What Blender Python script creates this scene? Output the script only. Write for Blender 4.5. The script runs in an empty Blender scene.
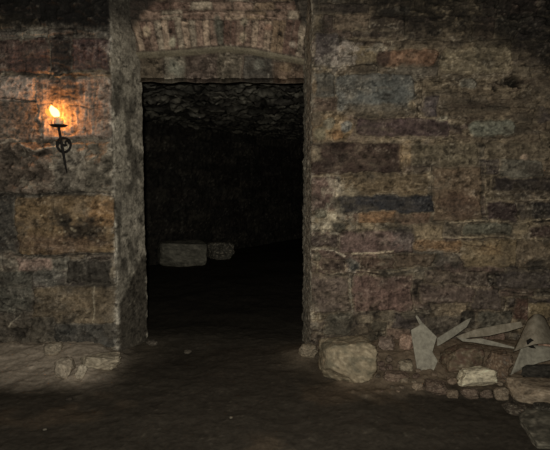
import bpy, bmesh, math, random
import numpy as np
from mathutils import Vector, noise as mnoise

SC = bpy.context.scene
COL = SC.collection
PI = math.pi

# ------------------------------------------------------------------ camera frame
CAM = np.array([0.0, 0.0, 1.33]); PITCH = math.radians(4.68); F = 550.0
D = 4.125                                   # the wall with the doorway stands here
cp, sp = math.cos(PITCH), math.sin(PITCH)
def ray(px, py):
    return np.array([px - 275.0, F*cp + (225.0-py)*sp, -F*sp + (225.0-py)*cp])
def at(px, py, Y):
    d = ray(px, py); return CAM + d*(Y/d[1])
def wx(px, py=200): return at(px, py, D)[0]
def wz(py): return at(275, py, D)[2]

# ------------------------------------------------------------------ colour + noise
GAIN = 2.6
def lin(c):
    c = np.asarray(c, float)/255.0
    return np.where(c <= 0.04045, c/12.92, ((c+0.055)/1.055)**2.4)
SAT = 0.74
def col(*c):
    l = lin(c)*GAIN; y = l @ np.array([.3, .55, .15])
    return np.minimum((y + (l-y)*SAT)*np.array([1.0, 0.985, .93]), 0.85)

def _hash(ix, iy, seed):
    h = (ix.astype(np.int64)*374761393 + iy.astype(np.int64)*668265263 + seed*974711) & 0x7fffffff
    h = ((h ^ (h >> 13))*1274126177) & 0x7fffffff
    h = (h ^ (h >> 16)) & 0xffff
    return h/65535.0
def vnoise(x, y, seed=0):
    ix = np.floor(x); iy = np.floor(y); fx = x-ix; fy = y-iy
    fx = fx*fx*fx*(fx*(fx*6-15)+10); fy = fy*fy*fy*(fy*(fy*6-15)+10)
    a = _hash(ix, iy, seed); b = _hash(ix+1, iy, seed); c = _hash(ix, iy+1, seed); d = _hash(ix+1, iy+1, seed)
    return (a*(1-fx)+b*fx)*(1-fy) + (c*(1-fx)+d*fx)*fy
def fbm(x, y, seed=0, octv=4, gain=0.55):
    s = np.zeros_like(x); a = 1.0; t = 0.0
    for o in range(octv):
        s += a*(vnoise(x*2**o + 17.3*o, y*2**o - 9.1*o, seed+o*31)*2-1); t += a; a *= gain
    return s/t
def sst(a, b, x):
    t = np.clip((x-a)/(b-a), 0, 1); return t*t*(3-2*t)

# ------------------------------------------------------------------ masonry painter
class Masonry:
    """relief H and colour C of a masonry face over the coordinates S (along) and Z (up), in metres"""
    def __init__(s, S, Z, seed, mortar=(76, 66, 52), mlevel=-0.012, warp=1.0):
        s.S, s.Z, s.seed = S, Z, seed
        s.w1 = fbm(S*6, Z*6, seed+1, 3)*0.034 + fbm(S*32, Z*32, seed+5, 3)*0.012
        s.w2 = fbm(S*6, Z*6, seed+2, 3)*0.022 + fbm(S*32, Z*32, seed+6, 3)*0.010
        s.w1 *= warp; s.w2 *= warp; s.prot = np.zeros_like(S); s.p = .75
        s.grain = fbm(S*28, Z*28, seed+3, 4, 0.65)
        s.strata = fbm(S*12, Z*60, seed+4, 4, 0.6)
        s.drip = fbm(S*75, Z*7, seed+7, 3, 0.6)
        s.lump = fbm(S*16, Z*19, seed+8, 4, 0.6)
        s.film = fbm(S*11, Z*17, seed+9, 4, .65)
        s.mortar = col(*mortar); s.ml = mlevel
        s.H = mlevel + 0.010*s.grain
        s.C = s.mortar[None, None, :]*(1+0.35*s.lump+0.3*s.grain)[..., None]
    def win(s, x0, x1, z0, z1, pad):
        m = (s.S > x0-pad) & (s.S < x1+pad) & (s.Z > z0-pad) & (s.Z < z1+pad)
        r = np.where(m.any(1))[0]; c = np.where(m.any(0))[0]
        if len(r) == 0 or len(c) == 0: return None
        return slice(r[0], r[-1]+1), slice(c[0], c[-1]+1)
    def stone(s, x0, x1, z0, z1, color, relief=0.012, rough=0.008, kind='grain', r=0.014, edge=0.009, joint=0.012, var=0.3, slope=0.0, tilt=0.0):
        w = s.win(x0, x1, z0, z1, 0.08)
        if w is None: return
        X = s.S[w] + s.w1[w]; Z = s.Z[w] + s.w2[w]
        cx, cz, hx, hz = (x0+x1)/2, (z0+z1)/2, (x1-x0)/2, (z1-z0)/2
        if tilt:
            dx, dz = X-cx, Z-cz; c_, s_ = math.cos(tilt), math.sin(tilt)
            X, Z = cx+dx*c_+dz*s_, cz-dx*s_+dz*c_
        Z = Z - slope*(X-cx)
        r = min(r, hx*0.8, hz*0.8)
        qx = np.abs(X-cx)-(hx-r); qz = np.abs(Z-cz)-(hz-r)
        sd = np.hypot(np.maximum(qx, 0), np.maximum(qz, 0)) + np.minimum(np.maximum(qx, qz), 0) - r
        tex = {'grain': s.grain, 'strata': s.strata, 'drip': s.drip, 'lump': s.lump}[kind][w]
        if joint > 0:
            mj = sst(joint, joint*0.3, sd)
            s.H[w] = s.H[w]*(1-mj) + mj*(s.ml+0.006*s.grain[w])
            mc = mj*0.8
            mcol = s.mortar[None, None, :]*(1+0.5*s.lump[w]+0.3*s.grain[w])[..., None]
            s.C[w] = s.C[w]*(1-mc)[..., None] + mcol*mc[..., None]
        m = sst(edge, -edge, sd)
        rnd = random.Random(int(abs(cx*977+cz*3571)*100)+s.seed)
        h = relief + rough*(1.1*tex+0.9*s.lump[w]) + (X-cx)/max(hx, .02)*rnd.uniform(-.006, .006) + (Z-cz)/max(hz, .02)*rnd.uniform(-.006, .006)
        s.H[w] = s.H[w]*(1-m)+h*m
        cc = col(*color)[None, None, :]*np.clip(1+var*(1.3*tex+0.9*s.lump[w]), 0.25, 2)[..., None]
        s.prot[w] = s.prot[w]*(1-m)+m*s.p*sst(-.5, .2, s.film[w]+.3)
        m = m*np.clip(0.90+0.5*s.film[w], .35, .97)
        s.C[w] = s.C[w]*(1-m)[..., None] + cc*m[..., None]
    def courses(s, x0, x1, z0, z1, palette, hmin=0.08, hmax=0.2, wmin=0.15, wmax=0.5, seed=0, **kw):
        R = random.Random(seed); z = z0; keep, s.p = s.p, .35
        while z < z1:
            h = R.uniform(hmin, hmax); x = x0-R.uniform(0, wmax)
            while x < x1:
                wd = R.uniform(wmin, wmax)*(0.6+h/hmax*0.5)
                k = dict(relief=R.uniform(0.0, 0.022), rough=R.uniform(.005, .013), kind=R.choice(['grain', 'strata', 'lump', 'lump']))
                k.update(kw)
                if R.random() < 0.25 and h > 0.12:
                    hh = h*R.uniform(.4, .6)
                    s.stone(x+.008, x+wd-.008, z+.007, z+hh-.007, R.choice(palette), **k)
                    s.stone(x+.008, x+wd-.008, z+hh+.007, z+h-.007, R.choice(palette), **k)
                else:
                    s.stone(x+.008, x+wd-.008, z+.007, z+h-.007, R.choice(palette), **k)
                x += wd
            z += h
        s.p = keep
    def blob(s, x, z, rx, rz, color=None, amt=0.8, dh=0.0, soft=0.5, rag=0.5, kind='lump', mul=None):
        w = s.win(x-rx*1.7, x+rx*1.7, z-rz*1.7, z+rz*1.7, 0.02)
        if w is None: return
        d = np.hypot((s.S[w]-x)/rx, (s.Z[w]-z)/rz)
        tex = {'grain': s.grain, 'strata': s.strata, 'drip': s.drip, 'lump': s.lump}[kind][w]
        m = sst(1+soft*0.5, 1-soft, d + rag*(tex+0.5*s.grain[w]))
        s.H[w] += dh*m
        if color is not None:
            mm = (m*amt)[..., None]
            cc = col(*color)[None, None, :]*np.clip(1+0.3*s.grain[w]+0.3*s.lump[w], .3, 2)[..., None]
            s.C[w] = s.C[w]*(1-mm)+cc*mm
        if mul is not None: s.C[w] *= (1-m*(1-mul))[..., None]
    def line(s, pts, width, color, amt=0.8, dh=0.006):
        """a raised bead of pointing (or a crack when dh < 0) along a polyline"""
        x = [p[0] for p in pts]; z = [p[1] for p in pts]
        w = s.win(min(x), max(x), min(z), max(z), 0.06)
        if w is None: return
        X = s.S[w]+s.w1[w]*0.7; Z = s.Z[w]+s.w2[w]*0.7
        d = np.full(X.shape, 9.0)
        for (ax, az), (bx, bz) in zip(pts[:-1], pts[1:]):
            L = max((bx-ax)**2+(bz-az)**2, 1e-9)
            t = np.clip(((X-ax)*(bx-ax)+(Z-az)*(bz-az))/L, 0, 1)
            d = np.minimum(d, np.hypot(X-ax-t*(bx-ax), Z-az-t*(bz-az)))
        m = sst(width, width*0.35, d*(1+0.6*s.lump[w])) * sst(-0.55, 0.0, s.lump[w]+0.25)
        s.H[w] += dh*m
        mm = (m*amt)[..., None]
        s.C[w] = s.C[w]*(1-mm) + col(*color)[None, None, :]*(1+0.35*s.grain[w])[..., None]*mm
    def finish(s, speck=0.6, pit=0.6, gl=0.006, grime=0.65, washk=.35, band=.5):
        """weathering of the face: crusts of lime, dirt in patches, pits"""
        f1 = fbm(s.S*58, s.Z*62, s.seed+11, 3, 0.75); f2 = fbm(s.S*30, s.Z*42, s.seed+12, 4, 0.7)
        g1 = fbm(s.S*4.5, s.Z*7, s.seed+13, 4, .65); g2 = fbm(s.S*10, s.Z*22, s.seed+14, 4, .65); g3 = fbm(s.S*6, s.Z*9, s.seed+15, 4, .65)
        s.H += gl*(0.7*f1+0.6*f2)
        y = s.C.mean(2, keepdims=True)
        q = 1-s.prot
        wash = (q*washk*sst(-.1, .5, g2))[..., None]                            # lime wash dulling the stones
        s.C = s.C*(1-wash) + (0.5*s.mortar[None, None, :]+0.5*y)*wash
        s.C = s.C*(1+0.38*f1+0.42*f2+.25*g1)[..., None]
        d = (sst(.0, .42, g1+.5*f2)*grime*(.45+.55*q))[..., None]
        s.C = s.C*(1-d)+col(34, 31, 27)*d
        dn = (sst(0.15, 0.55, -f2+.3*g2)*pit)[..., None]
        s.C = s.C*(1-dn) + (s.C*0.35)*dn
        g4 = fbm(s.S*6, s.Z*34, s.seed+16, 4, .65)+.25*f2
        b = (sst(.16, .42, g4)*band*q)[..., None]
        s.C = s.C*(1-b)+(s.C*.5+s.mortar[None, None, :]*.85)*b
        s.H += .006*sst(.16, .42, g4)*band - .012*sst(.2, .45, -g4)*band
        b = (sst(.2, .45, -g4)*band*1.3*q)[..., None]
        s.C = s.C*(1-b*.8)+col(26, 23, 19)*b*.8
        up = (sst(0.12, 0.5, f1+.25*f2)*sst(-.1, .4, g3+.2*g2)*speck*(.3+.7*q))[..., None]
        s.C = s.C*(1-up) + (s.C*0.9+col(112, 106, 92)*0.6)*up
        y = s.C.mean(2, keepdims=True); mid = col(66, 58, 47).mean()
        s.C = np.clip(s.C*np.clip(np.maximum(y, 1e-4)/mid, .2, 3)**.38, 0.004, 0.85)

# ------------------------------------------------------------------ materials
def new_mat(name):
    m = bpy.data.materials.new(name); m.use_nodes = True
    nt = m.node_tree; b = nt.nodes['Principled BSDF']; return m, nt, b
def masonry_mat(name, scale=70, bump=0.35, rough=0.92, var=0.5, spec=0.2):
    m, nt, b = new_mat(name)
    a = nt.nodes.new('ShaderNodeAttribute'); a.attribute_name = 'Col'
    tc = nt.nodes.new('ShaderNodeTexCoord')
    n = nt.nodes.new('ShaderNodeTexNoise'); n.inputs['Scale'].default_value = scale; n.inputs['Detail'].default_value = 5; n.inputs['Roughness'].default_value = 0.7
    nt.links.new(tc.outputs['Object'], n.inputs['Vector'])
    mr = nt.nodes.new('ShaderNodeMapRange'); mr.inputs['From Min'].default_value = 0.25; mr.inputs['From Max'].default_value = 0.75
    mr.inputs['To Min'].default_value = 1-var; mr.inputs['To Max'].default_value = 1+var
    nt.links.new(n.outputs['Fac'], mr.inputs['Value'])
    mx = nt.nodes.new('ShaderNodeVectorMath'); mx.operation = 'SCALE'
    nt.links.new(a.outputs['Color'], mx.inputs[0]); nt.links.new(mr.outputs['Result'], mx.inputs['Scale'])
    nt.links.new(mx.outputs['Vector'], b.inputs['Base Color'])
    bp = nt.nodes.new('ShaderNodeBump'); bp.inputs['Strength'].default_value = bump; bp.inputs['Distance'].default_value = 0.012
    nt.links.new(n.outputs['Fac'], bp.inputs['Height']); nt.links.new(bp.outputs['Normal'], b.inputs['Normal'])
    b.inputs['Roughness'].default_value = rough; b.inputs['Specular IOR Level'].default_value = spec
    return m
def flat_mat(name, c1, c2, scale=30, rough=0.8, metal=0.0, bump=0.2, spec=0.3, stretch=(1, 1, 1)):
    m, nt, b = new_mat(name)
    tc = nt.nodes.new('ShaderNodeTexCoord'); mp = nt.nodes.new('ShaderNodeMapping'); mp.inputs['Scale'].default_value = stretch
    nt.links.new(tc.outputs['Object'], mp.inputs['Vector'])
    n = nt.nodes.new('ShaderNodeTexNoise'); n.inputs['Scale'].default_value = scale; n.inputs['Detail'].default_value = 6; n.inputs['Roughness'].default_value = 0.65
    nt.links.new(mp.outputs['Vector'], n.inputs['Vector'])
    r = nt.nodes.new('ShaderNodeValToRGB'); r.color_ramp.elements[0].position = 0.35; r.color_ramp.elements[1].position = 0.65
    r.color_ramp.elements[0].color = (*c1, 1); r.color_ramp.elements[1].color = (*c2, 1)
    nt.links.new(n.outputs['Fac'], r.inputs['Fac']); nt.links.new(r.outputs['Color'], b.inputs['Base Color'])
    bp = nt.nodes.new('ShaderNodeBump'); bp.inputs['Strength'].default_value = bump; bp.inputs['Distance'].default_value = 0.005
    nt.links.new(n.outputs['Fac'], bp.inputs['Height']); nt.links.new(bp.outputs['Normal'], b.inputs['Normal'])
    b.inputs['Roughness'].default_value = rough; b.inputs['Metallic'].default_value = metal; b.inputs['Specular IOR Level'].default_value = spec
    return m
M_WALL = masonry_mat('old_masonry')
M_EARTH = masonry_mat('trodden_earth', scale=45, bump=0.3, rough=0.97, var=0.35, spec=0.08)
M_ROCK = masonry_mat('rubble_stone', scale=40, bump=0.5, var=0.35)
M_SCRAP = flat_mat('grey_scrap', col(96, 91, 79)*.8, col(126, 121, 105)*.8, scale=30, rough=0.75, bump=0.25)
M_SCRAP2 = flat_mat('grey_brown_scrap', col(90, 82, 66)*.8, col(122, 113, 96)*.8, scale=24, rough=0.85, bump=0.3)
M_IRON = flat_mat('wrought_iron', (0.012, 0.011, 0.010), (0.030, 0.026, 0.022), scale=60, rough=0.6, metal=0.4, bump=0.3)

# ------------------------------------------------------------------ mesh builders
def setprops(o, label=None, cat=None, group=None, kind=None):
    if label: o['label'] = label
    if cat: o['category'] = cat
    if group: o['group'] = group
    if kind: o['kind'] = kind
    return o
def grid_mesh(name, P, C, mat, closed_u=False):
    """P (nu, nv, 3) and C (nu, nv, 3) -> one mesh object"""
    nu, nv = P.shape[:2]
    idx = np.arange(nu*nv).reshape(nu, nv)
    q = np.stack([idx[:-1, :-1], idx[1:, :-1], idx[1:, 1:], idx[:-1, 1:]], -1).reshape(-1, 4)
    me = bpy.data.meshes.new(name)
    me.vertices.add(nu*nv); me.vertices.foreach_set('co', P.reshape(-1).astype(np.float32))
    me.loops.add(q.size); me.loops.foreach_set('vertex_index', q.reshape(-1).astype(np.int32))
    me.polygons.add(len(q)); me.polygons.foreach_set('loop_start', (np.arange(len(q))*4).astype(np.int32))
    me.update(calc_edges=True)
    ca = me.color_attributes.new('Col', 'FLOAT_COLOR', 'POINT')
    rgba = np.concatenate([C.reshape(-1, 3), np.ones((nu*nv, 1))], 1).astype(np.float32)
    ca.data.foreach_set('color', rgba.reshape(-1))
    me.polygons.foreach_set('use_smooth', np.ones(len(q), bool))
    me.materials.append(mat); me.validate(); me.update()
    o = bpy.data.objects.new(name, me); COL.objects.link(o); return o
def link(name, bm, mat, parent=None, smooth=True):
    me = bpy.data.meshes.new(name); bmesh.ops.recalc_face_normals(bm, faces=bm.faces[:]); bm.to_mesh(me); bm.free()
    if smooth: me.polygons.foreach_set('use_smooth', np.ones(len(me.polygons), bool))
    me.materials.append(mat)
    o = bpy.data.objects.new(name, me); COL.objects.link(o)
    if parent: o.parent = parent
    return o
def empty(name, loc):
    o = bpy.data.objects.new(name, None); o.location = loc; o.empty_display_size = 0.1; COL.objects.link(o); return o

def profile(pts, steps, rnd=0.025):
    """polyline in a plane -> samples, outward (left-hand) normals rounded over the corners, arc length"""
    P = []; L = [0.0]
    pts = [np.array(p, float) for p in pts]
    for i, (a, b) in enumerate(zip(pts[:-1], pts[1:])):
        n = max(2, int(np.linalg.norm(b-a)/steps[i]))
        for k in range(n): P.append((a+(b-a)*k/n, i))
    P.append((pts[-1], len(pts)-2))
    seg_n = []
    for a, b in zip(pts[:-1], pts[1:]):
        t = (b-a)/np.linalg.norm(b-a); seg_n.append(np.array([t[1], -t[0]]))
    pos = np.array([p for p, _ in P]); N = np.zeros_like(pos)
    s = np.concatenate([[0], np.cumsum(np.linalg.norm(np.diff(pos, axis=0), axis=1))])
    cs = np.concatenate([[0], np.cumsum([np.linalg.norm(b-a) for a, b in zip(pts[:-1], pts[1:])])])
    inset = np.zeros(len(pos))
    for j in range(len(pos)):
        i = P[j][1]; n = seg_n[i].copy()
        for c in (i, i+1):
            if 0 < c < len(pts)-1:
                d = abs(s[j]-cs[c])
                if d < rnd:
                    other = seg_n[c-1] if c == i else seg_n[c]
                    t = 0.5*(1-d/rnd); n = n*(1-t)+other*t
                    inset[j] = max(inset[j], rnd*0.35*(1-d/rnd)**2)
        N[j] = n/np.linalg.norm(n)
    return pos, N, s, cs, inset

# ================================================================== THE SETTING
XL0, XL1 = -1.205, -1.055          # left jamb: front corner, inner edge
XR0, XR1 = 0.269, 0.2245           # right jamb
REV = 0.35; TH = 0.75
ZB, ZT = -0.12, 3.06
BR = [(70, 57, 46), (78, 66, 50), (62, 52, 44), (72, 56, 48), (58, 50, 46), (84, 72, 52), (66, 60, 50)]
R_STEP = 0.0078

# ---------------------------------------------------------------- wall right of the doorway
def build_right():
    pts = [(XR1+0.4, D+TH), (XR1+.07, D+REV+.05), (XR1, D+REV), (XR0, D), (3.35, D)]
    pos, N, s, cs, inset = profile(pts, [0.03, 0.02, 0.010, R_STEP])
    # left-hand normal must face the camera on the front run
    if N[-1][1] > 0: N = -N
    z = np.arange(ZB, ZT, R_STEP)
    S = (s-cs[3]+XR0)[:, None] + 0*z[None, :]; Z = 0*s[:, None]+z[None, :]
    m = Masonry(S, Z, 11, mortar=(82, 71, 54))
    m.courses(XR0, 3.4, ZB, ZT, BR, seed=5)
    def st(x0, y0, x1, y1, c, **k): m.stone(wx(x0, (y0+y1)/2), wx(x1, (y0+y1)/2), wz(y1), wz(y0), c, **k)
    def bl(x0, y0, x1, y1, c=None, **k):
        a = at((x0+x1)/2, (y0+y1)/2, D); m.blob(a[0], a[2], (x1-x0)/2*.0075, (y1-y0)/2*.0075, c, **k)
    def ln(pts, w, c, **k): m.line([(at(x, y, D)[0], at(x, y, D)[2]) for x, y in pts], w, c, **k)
    # --- upper zone, mortar-rendered rubble
    bl(310, 20, 560, 150, (76, 65, 49), amt=.75, dh=.012, rag=.3, soft=.3)
    st(318, 3, 368, 13, (52, 44, 38), rough=.012)
    st(333, 14, 370, 29, (84, 70, 54), relief=.02)
    st(350, 30, 388, 37, (44, 36, 31), relief=-.006)
    st(354, 40, 390, 46, (50, 40, 32), relief=.004)
    st(314, 34, 337, 66, (62, 55, 53), relief=.01, rough=.014, kind='lump')
    st(352, 47, 381, 64, (86, 73, 50), relief=.016)
    st(381, 50, 438, 67, (92, 65, 45), relief=.022, rough=.006, r=.04)
    st(377, 52, 390, 66, (58, 42, 34), relief=.012, r=.02, joint=0)
    bl(332, 40, 357, 66, (118, 108, 98), amt=.75, dh=.012, rag=.9, kind='grain')
    bl(316, 55, 345, 72, (100, 92, 82), amt=.6, dh=.008, rag=.9)
    bl(365, 44, 392, 52, (108, 100, 86), amt=.6, dh=.008, rag=1)
    st(441, 47, 512, 73, (92, 81, 60), relief=.02, kind='strata', r=.04, rough=.014)
    st(395, 67, 440, 76, (70, 62, 52), relief=.008)
    bl(385, 66, 425, 78, (98, 90, 76), amt=.4, rag=1)
    # --- blue-grey block and its neighbours
    st(334, 74, 413, 112, (74, 73, 68), relief=.018, rough=.005, var=.22, r=.03)
    st(313, 74, 334, 99, (66, 64, 58), relief=.01, kind='drip')
    bl(362, 78, 412, 112, (76, 80, 78), amt=.6, rag=.6)
    bl(311, 78, 317, 106, (100, 82, 58), amt=.7, rag=.8)
    st(312, 99, 336, 112, (66, 52, 42), relief=.004)
    bl(336, 104, 420, 119, (92, 80, 62), amt=.7, dh=.006, rag=.5)
    bl(312, 112, 354, 143, (98, 78, 48), amt=.85, dh=.008, rag=.4)
    for (x0, y0, x1, y1, c) in [(324, 119, 334, 130, (88, 82, 66)), (342, 123, 352, 133, (86, 84, 78)), (316, 128, 327, 140, (84, 76, 56)), (334, 131, 343, 141, (104, 74, 38)), (313, 116, 323, 126, (74, 62, 46))]:
        st(x0, y0, x1, y1, c, relief=.02, r=.03, joint=.005)
    st(357, 119, 450, 136, (60, 46, 45), relief=.016, rough=.006, r=.03, slope=-.02)
    bl(446, 122, 480, 136, (74, 60, 54), amt=.6, rag=.6)
    st(423, 96, 437, 117, (62, 54, 54), relief=.018, rough=.004, r=.012)
    bl(436, 115, 449, 122, (112, 104, 84), amt=.8, dh=.008, rag=.8)
    bl(407, 101, 417, 110, (106, 90, 64), amt=.7, dh=.006, rag=.7)
    bl(355, 136, 450, 144, (98, 84, 62), amt=.75, dh=.008, rag=.7)
    # strata-like mortar to the right
    R = random.Random(4)
    for i in range(34):
        x = R.uniform(440, 545); y = R.uniform(74, 138); w = R.uniform(14, 40); h = R.uniform(3.5, 7)
        st(x, y, x+w, y+h, R.choice([(76, 64, 48), (70, 58, 44), (84, 72, 54), (66, 54, 42)]), relief=R.uniform(-.004, .02), kind='strata', rough=.01, joint=.006, slope=R.uniform(-.06, .03), r=.03)
    st(469, 121, 516, 137, (80, 80, 68), relief=.02, rough=.003, var=.15, r=.05)
    st(458, 78, 478, 89, (76, 72, 62), relief=.01, r=.03)
    bl(508, 75, 522, 90, (14, 13, 12), amt=.9, dh=-.09, rag=.5, soft=.4)
    bl(492, 86, 497, 92, (20, 18, 15), amt=.9, dh=-.05, rag=.3)
    bl(500, 77, 510, 86, (44, 38, 32), amt=.7, dh=-.02, rag=.6)
    # --- middle courses
    st(309, 143, 403, 174, (54, 40, 34), relief=.02, rough=.006, kind='lump', var=.25)
    bl(308, 146, 321, 162, (98, 86, 66), amt=.7, dh=.006, rag=.7)
    bl(398, 141, 413, 168, (106, 86, 56), amt=.85, dh=.004, rag=.35)
    st(414, 144, 480, 166, (76, 67, 50), relief=.006, rough=.012)
    st(343, 174, 429, 194, (80, 66, 45), relief=.006, rough=.016, kind='strata')
    st(310, 177, 336, 211, (74, 56, 49), relief=.018)
    bl(326, 176, 346, 206, (112, 102, 84), amt=.6, dh=.01, rag=1.1, kind='grain')
    st(339, 195, 433, 213, (40, 40, 43), relief=.014, rough=.008, slope=.01)
    bl(342, 189, 362, 197, (104, 94, 74), amt=.6, dh=.006, rag=.9)
    bl(426, 168, 436, 181, (118, 104, 80), amt=.7, dh=.008, rag=.6)
    st(433, 168, 482, 220, (80, 64, 46), relief=.02, rough=.004, var=.2)
    bl(440, 190, 480, 219, (74, 52, 40), amt=.55, rag=.5)
    ln([(482, 163), (483, 190), (482, 217)], .010, (38, 33, 27), dh=-.02)
    ln([(485, 166), (486, 214)], .008, (92, 80, 60), dh=.006)
    st(487, 143, 550, 160, (76, 66, 50), relief=.006, rough=.014)
    st(499, 160, 542, 178, (72, 68, 58), relief=.016)
    bl(520, 154, 528, 160, (124, 104, 84), amt=.8, dh=.008, rag=.4)
    bl(522, 161, 545, 176, (54, 46, 38), amt=.6, rag=.6)
    st(494, 178, 560, 191, (43, 37, 35), relief=.006, rough=.012)
    bl(494, 190, 560, 201, (82, 70, 54), amt=.8, dh=.008, rag=.4)
    st(488, 203, 517, 221, (52, 40, 39), relief=.014)
    st(518, 203, 530, 220, (60, 52, 44), relief=.006)
    st(531, 201, 575, 222, (38, 34, 34), relief=.014)
    ln([(487, 202), (515, 201)], .008, (108, 92, 68), dh=.01)
    ln([(530, 199), (560, 199)], .007, (108, 96, 74), dh=.01)
    bl(343, 212, 362, 222, (66, 44, 36), amt=.7, rag=.5)
    st(358, 212, 397, 224, (92, 66, 39), relief=.016, kind='strata')
    st(396, 213, 430, 223, (82, 62, 46), relief=.006)
    bl(314, 208, 350, 238, (96, 88, 72), amt=.75, dh=.012, rag=1.0, kind='grain')
    for (x, y, w) in [(322, 214, 6), (334, 216, 5), (328, 226, 6), (316, 228, 5), (340, 227, 6), (311, 219, 5)]:
        st(x-w, y-w*.7, x+w, y+w*.7, R.choice([(104, 96, 80), (62, 58, 48), (116, 106, 86), (80, 76, 62)]), relief=.03, r=.04, joint=.004)
    st(340, 231, 413, 252, (80, 62, 56), relief=.014, rough=.006)
    bl(392, 226, 422, 250, (72, 66, 62), amt=.6, rag=.8)
    st(310, 236, 337, 247, (58, 47, 42), relief=.012)
    ln([(352, 253), (372, 252), (392, 250)], .011, (122, 110, 86), dh=.014)
    ln([(311, 250), (322, 249), (334, 250), (346, 256)], .010, (112, 102, 84), dh=.014)
    ln([(300+10, 262), (330, 274), (345, 273)], .008, (104, 94, 74), dh=.012)
    bl(344, 257, 360, 274, (74, 74, 66), amt=.7, dh=.006, rag=.5)
    bl(347, 263, 358, 272, (34, 36, 36), amt=.8, dh=-.01, rag=.5)
    st(313, 254, 322, 262, (64, 58, 46), relief=.02, r=.03)
    st(324, 261, 346, 271, (58, 46, 39), relief=.008)
    st(360, 257, 432, 268, (64, 48, 38), relief=.012, kind='strata')
    ln([(356, 271), (400, 271), (415, 268)], .006, (100, 88, 66), dh=.01)
    st(414, 224, 443, 239, (98, 83, 59), relief=.018)
    ln([(430, 225), (437, 229), (433, 233)], .004, (60, 50, 36), dh=-.006)
    ln([(441, 236), (470, 237), (500, 236), (520, 239), (555, 238)], .009, (116, 102, 76), dh=.014)
    ln([(450, 222), (480, 221), (512, 223), (540, 219), (560, 219)], .009, (112, 98, 74), dh=.013)
    st(445, 224, 464, 234, (70, 62, 50), relief=.004)
    st(464, 224, 512, 235, (68, 66, 54), relief=.008)
    bl(511, 218, 533, 240, (106, 92, 66), amt=.65, dh=.012, rag=.9)
    st(527, 226, 562, 236, (64, 50, 44), relief=.014, r=.03)
    st(415, 240, 462, 251, (94, 70, 42), relief=.014, kind='strata')
    bl(420, 249, 445, 254, (104, 98, 88), amt=.5, rag=.8)
    st(394, 254, 435, 267, (70, 57, 43), relief=.014)
    bl(434, 250, 462, 268, (76, 74, 64), amt=.5, rag=.8)
    bl(444, 256, 458, 262, (112, 98, 78), amt=.7, dh=.008, rag=.9)
    st(462, 240, 517, 266, (90, 75, 50), relief=.02, rough=.006)
    bl(475, 243, 500, 255, (104, 80, 44), amt=.5, rag=.6)
    ln([(463, 244), (485, 246), (508, 256)], .006, (66, 50, 32), dh=-.006)
    st(518, 240, 560, 268, (82, 69, 51), relief=.016)
    bl(524, 258, 545, 272, (44, 42, 38), amt=.7, dh=-.012, rag=.5)
    # --- lower courses
    bl(408, 266, 432, 281, (98, 88, 70), amt=.6, dh=.008, rag=.6)
    st(311, 277, 349, 312, (72, 60, 52), relief=.012, kind='drip')
    st(353, 276, 412, 312, (80, 60, 52), relief=.016, kind='drip', rough=.006)
    ln([(350, 278), (351, 295), (350, 316)], .010, (98, 90, 74), dh=.01)
    bl(411, 277, 424, 304, (24, 22, 20), amt=.75, dh=-.03, rag=.5)
    st(428, 272, 490, 284, (68, 57, 48), relief=.010)
    st(498, 272, 560, 288, (62, 54, 50), relief=.012, kind='strata')
    bl(488, 268, 499, 288, (30, 28, 25), amt=.7, dh=-.02, rag=.5)
    st(422, 286, 474, 304, (76, 62, 54), relief=.016)
    st(474, 288, 500, 310, (64, 54, 48), relief=.012)
    ln([(495, 288), (515, 293), (550, 292)], .010, (30, 26, 22), dh=-.014)
    ln([(380, 312), (400, 315), (425, 313)], .009, (30, 27, 22), dh=-.016)
    st(430, 304, 470, 315, (92, 78, 58), relief=.006, rough=.01)
    st(325, 314, 352, 336, (66, 61, 50), relief=.010, r=.04)
    bl(308, 306, 320, 330, (102, 94, 76), amt=.55, dh=.006, rag=1)
    bl(354, 310, 394, 340, (36, 33, 27), amt=.6, dh=-.02, rag=.9)
    for (x, y, w, h) in [(366, 321, 8, 4), (380, 327, 9, 5), (362, 332, 7, 4), (388, 318, 7, 4), (390, 337, 8, 4), (374, 339, 7, 4)]:
        st(x-w, y-h, x+w, y+h, R.choice([(68, 58, 44), (60, 54, 42), (84, 74, 58)]), relief=.012, r=.04)
    bl(400, 309, 422, 318, (102, 92, 74), amt=.6, dh=.006, rag=.8)
    st(424, 316, 474, 336, (68, 60, 50), relief=.010)
    st(464, 312, 478, 330, (44, 40, 34), relief=-.01)
    st(478, 312, 512, 330, (66, 62, 52), relief=.012, r=.05)
    st(513, 298, 528, 320, (70, 48, 38), relief=.008)
    st(529, 303, 550, 317, (88, 74, 48), relief=.008)
    for (x, y) in [(400, 335), (414, 348), (398, 347), (440, 342), (470, 345), (495, 338)]:
        st(x-12, y-6, x+12, y+5, R.choice([(70, 56, 44), (58, 50, 42), (84, 66, 54)]), relief=.01, r=.03)
    # splayed reveal: dark grey plaster
    rv = sst(XR0+.012, XR0-.01, S)
    g = col(88, 82, 70)[None, None, :]*(1+.35*m.drip+.25*m.grain)[..., None]
    m.C = m.C*(1-rv)[..., None]+g*rv[..., None]
    dk = sst(2.55, 2.75, Z+.05*m.lump)*rv*.8
    m.C *= (1-dk*.7)[..., None]
    ed = np.exp(-((S-XR0-.01)/.016)**2)*sst(.0, .45, m.lump+.1)*.5
    m.C = m.C*(1-ed)[..., None]+col(104, 96, 82)*ed[..., None]
    m.prot = np.maximum(m.prot, rv*.85)
    m.finish()
    # soot: an edge with a shape of its own
    sx = np.array([250, 330, 368, 385, 402, 416, 432, 446, 470, 490, 508, 524, 542, 560, 640]); sy = np.array([-2, 6, 10, 22, 30, 38, 46, 38, 38, 42, 54, 62, 72, 82, 100])
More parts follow.
